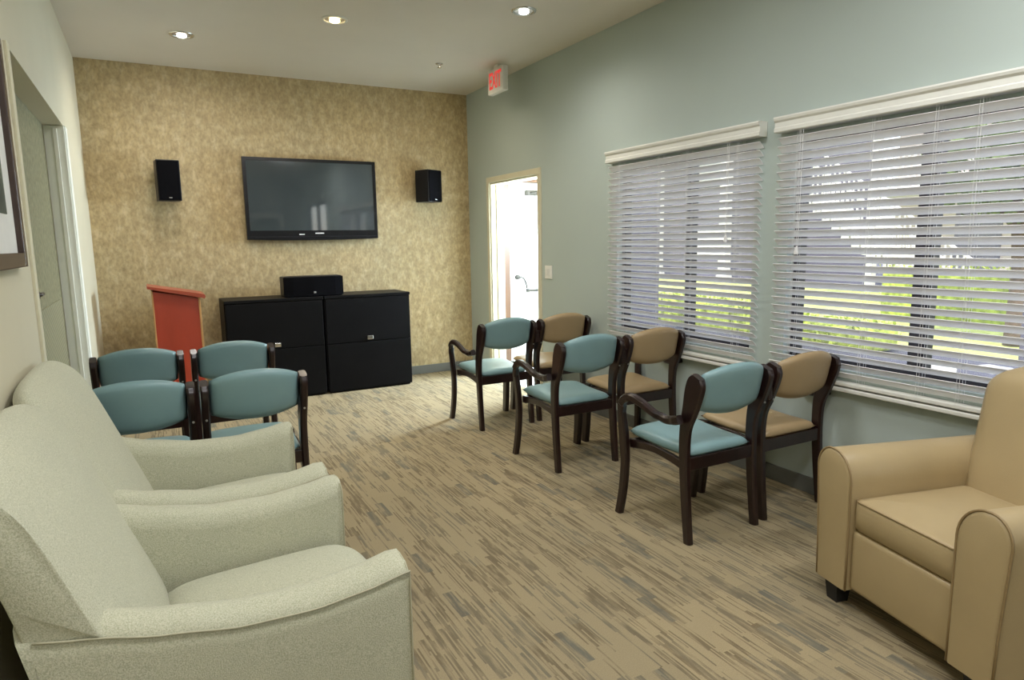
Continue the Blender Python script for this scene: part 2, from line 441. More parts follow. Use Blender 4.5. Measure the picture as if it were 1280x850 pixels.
bm = bmesh.new(); box(bm, 3.86, 4.02, VY1 - .07, VY1, 1.96, 2.02, .01)
tube(bm, [(3.90, VY1 - .06, 1.99), (4.05, VY1 - .28, 2.02)], .009, 6); tube(bm, [(4.05, VY1 - .28, 2.02), (4.25, VY1 - .03, 2.05)], .009, 6)
obj('door_closer', bm, M['aged_bronze'], d2)

# light switch
bm = bmesh.new(); box(bm, XR - .009, XR, 5.135, 5.255, 1.10, 1.22, .003)
t = tag(obj('light_switch', bm, M['white_plastic']), 'white two-gang light switch plate on the green wall beside the doorway', 'light switch')
for y in (5.172, 5.218):
    b2 = bmesh.new(); box(b2, XR - .014, XR - .008, y - .015, y + .015, 1.128, 1.192, .002); obj('rocker', b2, M['white_plastic'], t)

# windows with bronze frames + glass
def window(n, w, mull, mw):
    y0, y1, z0, z1 = w; f = .045
    bm = bmesh.new()
    xa, xb = XR + .05, XR + .11
    e = .0005
    box(bm, xa, xb, y0 + e, y0 + f, z0 + e, z1 - e, .004); box(bm, xa, xb, y1 - f, y1 - e, z0 + e, z1 - e, .004)
    box(bm, xa, xb, y0 + f, y1 - f, z0 + e, z0 + f, .004); box(bm, xa, xb, y0 + f, y1 - f, z1 - f, z1 - e, .004)
    box(bm, xa - .005, xb, mull - mw / 2, mull + mw / 2, z0 + f, z1 - f, .004)
    o = struct('window_%d' % n, bm, M['bronze'])
    for a, b2 in ((y0 + f, mull - mw / 2), (mull + mw / 2, y1 - f)):
        g = bmesh.new(); box(g, XR + .078, XR + .082, a, b2, z0 + f, z1 - f); obj('pane', g, M['glass'], o)
    return o
window(1, W1, 3.46, .05); window(2, W2, 1.872, .085); window(3, W3, -1.1, .06)

# blinds
def blind(y0, y1, label, wands, ladders):
    t = thing('window_blind', label, 'window blind', (XR, (y0 + y1) / 2, .66), 0, 'white slatted blinds over the windows')
    L = (y1 - y0) / 2
    ztop = 2.105 - .66; 
    bm = bmesh.new()
    # valance: crown profile extruded along y, with returns
    prof = [(-.002, ztop - .085), (-.062, ztop - .085), (-.068, ztop - .08), (-.068, ztop - .062), (-.062, ztop - .055), (-.062, ztop - .03), (-.072, ztop - .02), (-.076, ztop - .008), (-.074, ztop), (-.002, ztop)]
    loft(bm, [[Vector((p[0], s, p[1])) for p in prof] for s in (-L - .012, L + .012)])
    obj('valance', bm, M['valance'], t)
    bm = bmesh.new(); box(bm, -.052, -.006, -L + .01, L - .01, ztop - .082, ztop - .03, .004); obj('headrail', bm, M['blind'], t)
    zb = .035; zt = ztop - .088; n = 28; pitch = (zt - zb - .02) / n
    tilt = math.radians(42)
    sl = bmesh.new(); w = .0508 / 2; h = .0014
    ct, st = math.cos(tilt), math.sin(tilt)
    cxs = -.028
    ring = []
    for a in (-1, -.5, 0, .5, 1): ring.append((a * w, h + .0018 * (1 - a * a)))
    for a in (1, .5, 0, -.5, -1): ring.append((a * w, -h + .0018 * (1 - a * a)))
    # room edge (negative x) raised
    sec = [(cxs + a * ct + b2 * st, -a * st + b2 * ct) for a, b2 in ring]
    loft(sl, [[Vector((p[0], s, p[1])) for p in sec] for s in (-L, L)])
    first = obj('slat', sl, M['blind'], t)
    first.location.z = zb + .025
    for i in range(1, n):
        c2 = first.copy(); COL.objects.link(c2); c2.parent = t; c2.location.z = zb + .025 + pitch * i
    bm = bmesh.new(); box(bm, cxs - .024, cxs + .024, -L, L, 0.004, .026, .005); obj('bottom_rail', bm, M['valance'], t)
    for y in ladders:
        bm = bmesh.new()
        yy = y - (y0 + y1) / 2
        for xo in (cxs - .024, cxs + .024):
            for dy in (-.006, .006):
                tube(bm, [(xo, yy + dy, .02), (xo, yy + dy, zt + .01)], .0008, 5)
        obj('ladder_cord', bm, M['cord'], t)
    for y, zl in wands:
        bm = bmesh.new(); yy = y - (y0 + y1) / 2
        for dy in (-.008, .008): tube(bm, [(-.060, yy + dy, zt), (-.060, yy + dy * .6, zl - .66 + .04)], .0014, 5)
        disc_rings(bm, (-.062, yy, zl - .66), [(.012, 0), (.013, .008), (.009, .03), (.003, .045)], 10, cap=True)
        obj('pull_cord', bm, M['cord'], t)
    return t
blind(2.795, 4.245, 'white slatted blind over the far window, nearest the doorway', [(3.02, 1.42)], [2.95, 3.38, 3.66, 4.1])
blind(1.10, 2.668, 'white slatted blind over the near window, behind the tan armchair', [(2.5, 1.35)], [1.25, 1.62, 1.80, 2.10, 2.53])
# sills
for n, (a, b2) in ((5, (2.80, 4.24)), (6, (1.10, 2.665))):
    bm = bmesh.new(); box(bm, XR - .054, XR - .0005, a, b2, .634, .656, .005); struct('trim_%d' % n, bm, M['valance'])

# ------------------------------------------------------------------ ceiling fixtures
def downlight(x, y, label, warm=False, r=.085, tilt=None):
    t = thing('recessed_downlight', label, 'ceiling light', (x, y, ZC), 0, 'recessed ceiling lights')
    bm = bmesh.new(); disc_rings(bm, (0, 0, 0), [(r * .78, -.002), (r * .82, -.010), (r, -.008), (r * 1.04, -.0005)], 36); obj('trim_ring', bm, M['chrome'] if not warm else M['white_plastic'], t, smooth=True)
    bm = bmesh.new(); disc_rings(bm, (0, 0, 0), [(r * .78, -.003), (r * .70, -.0015), (r * .001, -.0012)], 36); obj('reflector', bm, M['steel'], t, smooth=True)
    bm = bmesh.new()
    bmesh.ops.create_uvsphere(bm, u_segments=16, v_segments=8, radius=r * .42)
    for v in bm.verts: v.co.z = v.co.z * .35 - .012
    obj('bulb', bm, M['bulb_warm'] if warm else M['bulb'], t, smooth=True)
    return t
downlight(.36, 5.84, 'chrome recessed downlight in the ceiling furthest left, nearest the mottled wall')
downlight(1.306, 5.0, 'warm glowing recessed downlight in the middle of the ceiling', warm=True, r=.09)
downlight(2.435, 4.26, 'chrome recessed downlight nearest the green wall and the camera', r=.085)
bm = bmesh.new(); disc_rings(bm, (0, 0, 0), [(.034, -.0005), (.034, -.006), (.016, -.012), (.010, -.03), (.018, -.034), (.018, -.037), (.002, -.038)], 20, cap=True)
s = tag(obj('fire_sprinkler', bm, M['chrome'], smooth=True, angle=50), 'tiny bright chrome sprinkler head in the ceiling near the exit sign', 'sprinkler'); s.location = (2.43, 5.79, ZC)

def lamp(kind, name, loc, energy, color, size=.1, target=None, angle=None, blend=.6, sx=None):
    l = bpy.data.lights.new(name, kind); l.energy = energy; l.color = color
    if kind == 'AREA':
        l.shape = 'DISK' if sx is None else 'RECTANGLE'; l.size = size
        if sx: l.size_y = sx
    elif kind == 'SPOT': l.shadow_soft_size = size; l.spot_size = math.radians(angle); l.spot_blend = blend
    else: l.shadow_soft_size = size
    o = bpy.data.objects.new(name, l); COL.objects.link(o); o.location = loc
    if target:
        o.rotation_euler = (Vector(target) - Vector(loc)).to_track_quat('-Z', 'Y').to_euler()
    return o
WARM = (1, .84, .62); NEU = (1, .94, .86); COOL = (.86, .93, 1.0)
lamp('SPOT', 'downlight_beam', (.36, 5.84, ZC - .04), 62, NEU, .12, (.36, 6.6, 0), 170, blend=1)
lamp('SPOT', 'downlight_beam', (1.306, 5.0, ZC - .04), 85, (1, .88, .70), .12, (1.306, 5.9, 0), 170, blend=1)
lamp('SPOT', 'downlight_beam', (2.435, 4.26, ZC - .04), 60, NEU, .12, (2.435, 4.5, 0), 165, blend=1)
lamp('SPOT', 'downlight_beam', (2.43, 5.6, ZC - .04), 22, WARM, .1, (2.6, 6.8, 0), 160, blend=1)
# fill panels added on the ceiling, out of view, to brighten the room
for i, (x, y) in enumerate([(.4, -1.4), (.6, .7), (2.3, .9), (1.4, 2.6)]):
    t = thing('fill_panel', 'added fill light panel on the ceiling, out of view', 'ceiling light', (x, y, ZC), 0, 'added fill light panels')
    bm = bmesh.new(); box(bm, -.32, .32, -.32, .32, -.02, -.0005, .004); obj('frame', bm, M['white_plastic'], t)
    lamp('AREA', 'fill_light', (x, y, ZC - .03), 29, (.98, .98, 1.0), .55, (x, y, 0))
lamp('AREA', 'vestibule_lamp', (3.9, 6.0, 2.55), 38, (1, .97, .88), .5, (3.9, 6.2, 0), sx=.5)
bm = bmesh.new()  # unseen vestibule window, added to frame the cool fill light
for (ya, yb, za, zb_) in ((5.50, 5.55, 1.05, 2.15), (6.25, 6.30, 1.05, 2.15), (5.55, 6.25, 1.05, 1.10), (5.55, 6.25, 2.10, 2.15)):
    box(bm, VX - .03, VX - .0005, ya, yb, za, zb_, .003)
w4 = struct('window_4', bm, M['trim_white'])
g = bmesh.new(); box(g, VX - .012, VX - .004, 5.55, 6.25, 1.10, 2.10); obj('pane', g, M['glass'], w4)
lamp('AREA', 'vestibule_fill', (VX - .05, 5.9, 1.6), 290, (.66, .82, 1.0), .66, (1.6, 5.6, .0), sx=.95)  # area light added to throw cool light through the doorway

# exit sign hung from ceiling
t = thing('exit_sign', 'white box exit sign with red letters hanging from the ceiling in the far corner', 'exit sign', (2.93, 5.62, ZC))
bm = bmesh.new(); box(bm, -.028, .028, -.15, .15, -.245, -.03, .008); obj('housing', bm, M['white_plastic'], t)
bm = bmesh.new(); box(bm, -.02, .02, -.04, .04, -.031, -.0005, .003); obj('mount', bm, M['white_plastic'], t)
text_mesh('lettering', 'EXIT', .20, M['exit_red'], t, Matrix.Translation((-.0295, 0, -.14)) @ Matrix.Rotation(-PI / 2, 4, 'Z') @ Matrix.Rotation(PI / 2, 4, 'X'), .001, sx=.58, bold=.004)

# ------------------------------------------------------------------ back wall things
# television
def tv():
    x0, x1, z0, z1 = .835, 2.112, 1.497, 2.270
    cx, cz = (x0 + x1) / 2, (z0 + z1) / 2; W = (x1 - x0) / 2; H = (z1 - z0) / 2
    t = thing('television', 'large black flat-screen television mounted on the mottled tan wall', 'television', (cx, 6.80, cz))
    bm = bmesh.new(); b = .034
    # bezel ring with rounded lower edge
    def ring(w, h, y, lo=0): 
        pts = []
        for k in range(13): 
            u = -1 + 2 * k / 12; pts.append(Vector((u * w, y, -h - lo * (1 - u * u))))
        for k in range(13):
            u = 1 - 2 * k / 12; pts.append(Vector((u * w, y, h)))
        return pts
    outer_b = ring(W - .01, H - .01, .06, .008); outer_m = ring(W, H, .02, .012); outer_f = ring(W - .003, H - .003, -.006, .012)
    inner = [Vector((p.x * (W - b) / W, -.006, (H - .032 if p.z > 0 else -H + .085))) for p in ring(W, H, 0)]
    innerb = [Vector((p.x, .0, p.z)) for p in inner]
    loft(bm, [outer_b, outer_m, outer_f, inner, innerb], cap=False)
    bm.faces.new([bm.verts.new(p) for p in outer_b])
    obj('bezel', bm, M['black_gloss'], t)
    bm = bmesh.new(); box(bm, -(W - b), W - b, -.001, .004, -H + .085, H - .032); obj('screen', bm, M['screen'], t)
    bm = bmesh.new(); box(bm, -W + .02, W - .02, -.0085, -.006, -H + .022, -H + .030, .001); obj('lower_strip', bm, M['speaker_side'], t)
    bm = bmesh.new(); box(bm, .0, .085, -.0075, -.006, -H + .052, -H + .062, .0005); obj('badge', bm, M['white_silk'], t)
    bm = bmesh.new(); box(bm, -.155, -.105, -.0075, -.006, -H + .042, -H + .052, .0005); obj('badge', bm, M['white_silk'], t)
    bm = bmesh.new(); box(bm, -.3, .3, .055, .0885, -.2, .2, .004); obj('wall_bracket', bm, M['black_matte'], t)
tv()
# wall speakers
def wspk(x, z, yaw, label, w=.19, h=.33, d=.20):
    t = thing('wall_speaker', label, 'speaker', (x, YB, z), 0, 'black wall speakers either side of the television')
    def part(name, fn, mat):
        bm = fn(); m = Matrix.Translation((0, -.16, 0)) @ Matrix.Rotation(yaw, 4, 'Z')
        bmesh.ops.transform(bm, matrix=m, verts=bm.verts); return obj(name, bm, mat, t)
    part('cabinet', lambda: bx(-w / 2, w / 2, -d / 2, d / 2, -h / 2, h / 2, bev=.006), M['speaker_side'])
    part('grille', lambda: bx(-w / 2 + .008, w / 2 - .008, -d / 2 - .012, -d / 2 + .001, -h / 2 + .008, h / 2 - .008, bev=.005), M['grille'])
    part('badge', lambda: bx(-.012, .012, -d / 2 - .0135, -d / 2 - .0115, -h / 2 + .022, -h / 2 + .028), M['steel'])
    bm = bmesh.new(); tube(bm, [(0, -.001, 0), (0, -.07, 0)], .018, 10); box(bm, -.04, .04, -.012, -.0005, -.05, .05, .003); obj('bracket', bm, M['black_matte'], t)
wspk(.205, 2.02, .10, 'black speaker on the wall left of the television', w=.185, h=.35, d=.16)
wspk(2.66, 2.03, .42, 'black speaker on the wall right of the television, turned away', w=.20, h=.33, d=.19)

# cabinets
def cabinet(x0, x1, label):
    t = thing('storage_cabinet', label, 'cabinet', ((x0 + x1) / 2, 6.42, 0), 0, 'black storage cabinets')
    W = (x1 - x0) / 2; H = .955; D = .455
    bm = bmesh.new(); box(bm, -W, W, .02, D, .04, H - .028, .003); box(bm, -W + .02, W - .02, .03, D, 0, .045, .003)
    obj('body', bm, M['black_wood'], t)
    bm = bmesh.new(); box(bm, -W, W, -.004, D, H - .028, H, .004); obj('top', bm, M['black_wood'], t)
    bm = bmesh.new(); box(bm, -W + .008, W - .008, 0, .02, .49, H - .034, .003)
    u = obj('drawer', bm, M['black_wood'], t)
    bm = bmesh.new(); box(bm, -W + .008, W - .008, 0, .02, .02, .484, .003)
    obj('drawer', bm, M['black_wood'], t)
    bm = bmesh.new(); box(bm, -.03, .03, -.012, .001, .505, .545, .005); obj('latch', bm, M['chrome'], u)['label'] = 'small bright metal latch'
cabinet(.552, 1.425, 'left black cabinet of the pair under the television, behind the teal chairs')
cabinet(1.437, 2.296, 'right black cabinet of the pair under the television, with its front in full view')
# centre speaker
t = thing('centre_speaker', 'long black speaker lying on top of the cabinets under the television', 'speaker', (1.365, 6.60, .956))
bm = bmesh.new(); box(bm, -.275, .275, -.10, .12, .0, .19, .012); obj('cabinet', bm, M['speaker_side'], t)
bm = bmesh.new()
pr = [(-.278, -.098), (-.278, -.112), (-.2, -.125), (0, -.132), (.2, -.125), (.278, -.112), (.278, -.098)]
loft(bm, [[Vector((p[0], p[1], z)) for p in pr] for z in (.006, .184)]); obj('grille', bm, M['grille'], t)
bm = bmesh.new(); box(bm, -.01, .012, -.1345, -.131, .028, .046, .002); obj('badge', bm, M['steel'], t)

# lectern
def lectern():
    t = thing('lectern', 'red wooden lectern with a slanted top standing behind the teal chairs', 'lectern', (.17, 6.30, 0))
    w = .165
    bm = bmesh.new()
    V = [(-w + .0, -.16, .06), (w, -.16, .06), (w, -.16, 1.02), (-w, -.16, 1.085)]
    def slab(bm, pts, dy):
        a = [bm.verts.new(p) for p in pts]; b2 = [bm.verts.new((p[0], p[1] + dy, p[2])) for p in pts]
        bm.faces.new(a); bm.faces.new(b2)
        for k in range(4): bm.faces.new((a[k], a[(k + 1) % 4], b2[(k + 1) % 4], b2[k]))
    slab(bm, V, .02); obj('side_panel', bm, M['red_wood'], t)
    bm = bmesh.new(); slab(bm, [(p[0], .14, p[2]) for p in V], .02); obj('side_panel', bm, M['red_wood'], t)
    bm = bmesh.new(); box(bm, -w - .012, -w, -.165, .165, .06, 1.09, .003); obj('rear_edge', bm, M['red_edge'], t)
    bm = bmesh.new(); box(bm, w, w + .016, -.165, .165, .06, 1.035, .003); obj('front_panel', bm, M['red_edge'], t)
    bm = bmesh.new(); box(bm, -w - .02, w + .03, -.2, .2, 0, .06, .006); obj('base', bm, M['red_wood'], t)
    bm = bmesh.new()
    sl = math.atan2(-.075, .33)
    prof = [(-w - .045, .0), (w + .03, 0), (w + .05, -.004), (w + .058, .01), (w + .05, .03), (w + .0, .032), (-w - .02, .022), (-w - .05, .022)]
    c, s2 = math.cos(sl), math.sin(sl)
    R = []
    for y in (-.215, .215): R.append([Vector((p[0] * c - p[1] * s2, y, 1.065 + p[0] * s2 + p[1] * c)) for p in prof])
    loft(bm, R); obj('top_board', bm, M['red_top'], t)
lectern()

# ------------------------------------------------------------------ waiting chairs (bentwood, ganged in pairs)
POST = [(0, 0, .044), (.024, .22, .050), (.038, .42, .056), (.034, .56, .064), (.006, .66, .088), (-.014, .74, .106), (-.030, .795, .100), (-.040, .822, .060)]
def chair(name, label, vinyl, arm, group):
    """arm = -1: arm on the left (as seen from behind), +1: right"""
    t = thing(name, label, 'chair', (0, 0, 0), 0, group)
    px = .222
    for s in (-1, 1):
        bm = bmesh.new(); plank(bm, POST, s * px, .035); leg = obj('leg', bm, M['mahogany'], t, smooth=True, angle=35)
        if arm != 0 and s != arm:
            bm = bmesh.new(); a_, b_ = sorted((s * .236, s * .263)); box(bm, a_, b_, -.045, .02, .655, .745, .004)
            obj('linking_bracket', bm, M['mahogany'], leg)
        if s != arm:
            for z, y in ((.645, -.036), (.705, -.052)):
                bm = bmesh.new(); tube(bm, [(s * px, y + .02, z), (s * px, y - .004, z)], .0055, 8)
                obj('bolt', bm, M['steel'], leg, smooth=True, angle=40)
    for s in (-1, 1):
        x = s * .232
        if s == arm:
            xs = lambda z, s=s: s * (.026 - .016 * math.sin(min(1, z / .62) * PI)) if z < .62 else s * .030
            bm = bmesh.new(); plank(bm, [(.472, 0, .046), (.455, .12, .048), (.446, .28, .050), (.450, .42, .050), (.458, .50, .048), (.463, .555, .044)], x + s * .012, .036, xs)
            obj('leg', bm, M['mahogany'], t, smooth=True, angle=35)
            bm = bmesh.new(); plank(bm, [(.463, .545, .042), (.455, .595, .042), (.425, .635, .042), (.375, .650, .042), (.30, .638, .040), (.20, .606, .038), (.12, .592, .038), (.05, .605, .042), (.02, .615, .044)], x + s * .012, .038,
                                     lambda z, s=s: s * .030 if z > .6 else s * .022)
            obj('armrest', bm, M['mahogany'], t, smooth=True, angle=35)
        elif arm == 0 and s == 0: pass
        else:
            bm = bmesh.new(); plank(bm, [(.450, 0, .060), (.436, .14, .066), (.430, .30, .070), (.435, .425, .074)], s * .222, .038)
            obj('leg', bm, M['mahogany'], t, smooth=True, angle=35)
    bm = bmesh.new()
    for s in (-1, 1):
        plank(bm, [(.04, .375, .05), (.14, .392, .042), (.26, .402, .040), (.38, .392, .044), (.44, .385, .05)], s * .219, .022)
    box(bm, -.212, .212, .018, .046, .352, .418, .004); box(bm, -.215, .215, .425, .448, .355, .408, .004)
    obj('seat_frame', bm, M['mahogany'], t)
    bm = bmesh.new()
    def seat(u, v, sd):
        e = (1 - abs(u) ** 8) ** .5 * (1 - abs(v) ** 8) ** .5
        x = u * (.205 + .022 * (v + 1) / 2) * (1 - .05 * abs(v) ** 6)
        y = .245 + v * .230 * (1 - .03 * abs(u) ** 6)
        z = .434 + .016 * (v + 1) / 2 - .010 * math.sin((v + 1) * PI / 2) - .012 * max(0, v - .6)
        return Vector((x, y, z + (sd * .027 + (.010 * (1 - u * u) if sd > 0 else 0)) * e))
    pad(bm, seat, 20, 20); obj('seat', bm, vinyl, t, smooth=True)
    bm = bmesh.new()
    def back(u, v, sd):
        e = (1 - abs(u) ** 7) ** .5 * (1 - abs(v) ** 5) ** .5
        zt = .872 - .042 * abs(u) ** 2.3; zb = .622 + .036 * abs(u) ** 2.2
        z = (zt + zb) / 2 + v * (zt - zb) / 2
        y = .010 - (z - .62) * .22 - .030 * (1 - u * u)
        return Vector((u * .2045 * (1 - .03 * abs(v) ** 4), y + sd * .027 * e, z))
    pad(bm, back, 22, 14); obj('backrest', bm, vinyl, t, smooth=True)
    return t
GR = 'paired waiting chairs in the right-hand rows'
GL = 'teal waiting chairs in the left-hand rows'
ct_ = chair('waiting_chair', 'teal and mahogany chair nearest the camera, leftmost in the nearest right-hand row', M['teal'], -1, GR)
ct_.location = (2.378, 2.25, 0)
cb = chair('waiting_chair', 'tan seat chair in the nearest right-hand row, touching the big tan armchair', M['tan_vinyl'], 1, GR)
cb.location = (2.908, 2.27, 0); cb.rotation_euler = (0, 0, 0)
ctr = chair('waiting_chair', 'teal chair in the nearer left-hand row, on the aisle side next to bare carpet', M['teal'], 0, GL)
ctr.location = (.395, 3.36, 0)
dup(ct_, (2.378, 3.405, 0), 0, 'teal chair of the middle row on the right, in front of the near teal chair', GR)
dup(cb, (2.905, 3.42, 0), 0, 'tan seat chair of the middle right-hand row, under the far window', GR)
dup(ct_, (2.378, 4.50, 0), 0, 'teal chair of the furthest right-hand row, in front of the doorway', GR)
dup(cb, (2.905, 4.52, 0), 0, 'tan seat chair of the furthest right-hand row, next to the wall below the light switch', GR)
dup(ctr, (-.105, 3.36, 0), 0, 'teal chair of the nearer left-hand row, against the left wall, half hidden by an armchair', GL)
dup(ctr, (.41, 4.42, 0), 0, 'teal chair of the further left-hand row, in front of the black cabinet', GL)
dup(ctr, (-.105, 4.42, 0), 0, 'teal chair of the further left-hand row, beside the white door trim', GL)

# ------------------------------------------------------------------ sage lounge armchairs
def lerp(tab, x):
    for (a, fa), (b, fb) in zip(tab, tab[1:]):
        if x <= b: 
            t = max(0, (x - a) / (b - a)); t = t * t * (3 - 2 * t) * .4 + t * .6
            return fa + (fb - fa) * t
    return tab[-1][1]
ATOP = [(-.42, .705), (-.30, .700), (-.18, .675), (-.04, .640), (.12, .612), (.28, .608), (.40, .622), (.53, .648)]
def lounge(label):
    # local x = depth (0 at wall plane x=XL world offset), we keep world x; origin y = centre
    t = thing('lounge_armchair', label, 'armchair', (0, 0, 0), 0, 'sage fabric lounge armchairs along the left wall')
    HW = .40
    for s in (-1, 1):
        bm = bmesh.new(); rings = []
        n = 26
        for i in range(n + 1):
            x = -.30 + (.815) * i / n
            zt = lerp(ATOP, x)
            fl = .018 * max(0, (x + .1) / .6) ** 1.5
            yo = HW - .004; yi = HW - .115 - .012 * max(0, (x + .3) / .8)
            k = min(1, (n - i) / 2.2 + .0) ; sh = 0 if i < n else .012
            sec = [(yi + .01 + sh, .10), (yi + .004, .38), (yi - .004 + sh, zt - .05), (yi + .006 + sh, zt - .012), (yi + .028, zt + .004 - sh * .6), ((yi + yo) / 2, zt + .010 - sh), (yo - .022, zt - sh * .6), (yo - .002 + fl * .4, zt - .022 - sh * .3), (yo + fl * .5 - sh * .5, zt - .06), (yo + fl * .2, .45), (yo - .004, .10)]
            rings.append([Vector((x + (max(0, (.70 - p[1])) * .20 if i == 0 else 0), s * p[0], p[1])) for p in sec])
        loft(bm, rings)
        a = obj('armrest', bm, M['sage'], t, smooth=True, angle=60)
        bm = bmesh.new()
        P = [Vector((-.30 + .815 * i / n, s * (HW - .003 + .008 * max(0, (-.2 + .815 * i / n) / .6) ** 1.5), lerp(ATOP, -.30 + .815 * i / n) - .020)) for i in range(1, n + 1)]
        P += [Vector((.515, s * (HW + .004), .60)), Vector((.515, s * (HW + .002), .40)), Vector((.515, s * (HW - .004), .12))]
        tube(bm, P, .0026, 6); obj('piping', bm, M['sage_pipe'], a, smooth=True)
        bm = bmesh.new()
        P = [Vector((.513, s * (HW - .128), .12)), Vector((.513, s * (HW - .130), .40)), Vector((.514, s * (HW - .128), .60)), Vector((.512, s * (HW - .106), .634)), Vector((.512, s * (HW - .06), .642)), Vector((.512, s * (HW - .02), .634)), Vector((.512, s * (HW - .006), .622))]
        tube(bm, cr(P, 4), .0026, 6); obj('piping', bm, M['sage_pipe'], a, smooth=True)
    front = [(-.02, .30), (-.045, .42), (-.09, .54), (-.140, .66), (-.190, .78), (-.232, .875), (-.270, .945), (-.305, .990), (-.340, 1.017), (-.368, 1.026), (-.392, 1.010)]
    rear = [(-.398, .985), (-.372, .90), (-.335, .80), (-.30, .68), (-.27, .56), (-.24, .40), (-.215, .22), (-.21, .12), (-.06, .12)]
    prof = cr([(p[0], p[1], 0) for p in front + rear], 3)
    cxp, czp = -.22, .68
    bm = bmesh.new(); rings = []
    m = 36
    for i in range(m + 1):
        u = -math.cos(PI * i / m)
        e = (1 - abs(u) ** 3.4) ** .5 if abs(u) < 1 else 0
        k = .74 + .26 * e
        rings.append([Vector((cxp + (p[0] - cxp) * (k if p[0] > cxp or p[1] > .5 else 1) + (.018 * (1 - u * u) if p[0] > -.24 and p[1] > .4 else 0), u * (HW + .001), czp + (p[1] - czp) * ((.4 * k + .6) if p[1] > czp else 1) + .012 * (1 - u * u) * (1 if p[1] > .9 else 0))) for p in prof])
        if abs(u) > .71:
            for q in rings[-1]:
                if q.z < lerp(ATOP, q.x) - .012:
                    q.z = lerp(ATOP, q.x) - .026; q.y = max(-HW + .009, min(HW - .009, q.y))
    loft(bm, rings); obj('backrest', bm, M['sage'], t, smooth=True, angle=75)
    bm = bmesh.new()
    def cushion(u, v, sd):
        e = (1 - abs(u) ** 7) ** .5 * (1 - abs(v) ** 7) ** .5
        y = u * .277
        xf = .500 + .060 * (1 - abs(u) ** 2.6); xb = -.06
        x = (xb + xf) / 2 + v * (xf - xb) / 2
        zc = .375 + .012 * v
        return Vector((x, y, zc + sd * (.075 + (.022 * (1 - u * u) * (1 - .4 * v * v) if sd > 0 else 0)) * e))
    pad(bm, cushion, 22, 22); cu = obj('seat_cushion', bm, M['sage'], t, smooth=True)
    bm = bmesh.new(); box(bm, -.15, .475, -.29, .29, .10, .31, .02, 3); obj('seat_base', bm, M['sage'], t, smooth=True, angle=40)
    for x in (-.16, .46):
        for y in (-.34, .34):
            bm = bmesh.new(); disc_rings(bm, (x, y, 0), [(.018, 0), (.026, .105)], 12, cap=True); obj('leg', bm, M['mahogany'], t)
    return t
l1 = lounge('sage fabric armchair nearest the camera, its outer arm at the bottom left corner')
l1.location = (0, 1.925, 0)
dup(l1, (-.01, 2.752, 0), 0, 'second sage fabric armchair, between the nearest armchair and the teal chairs')

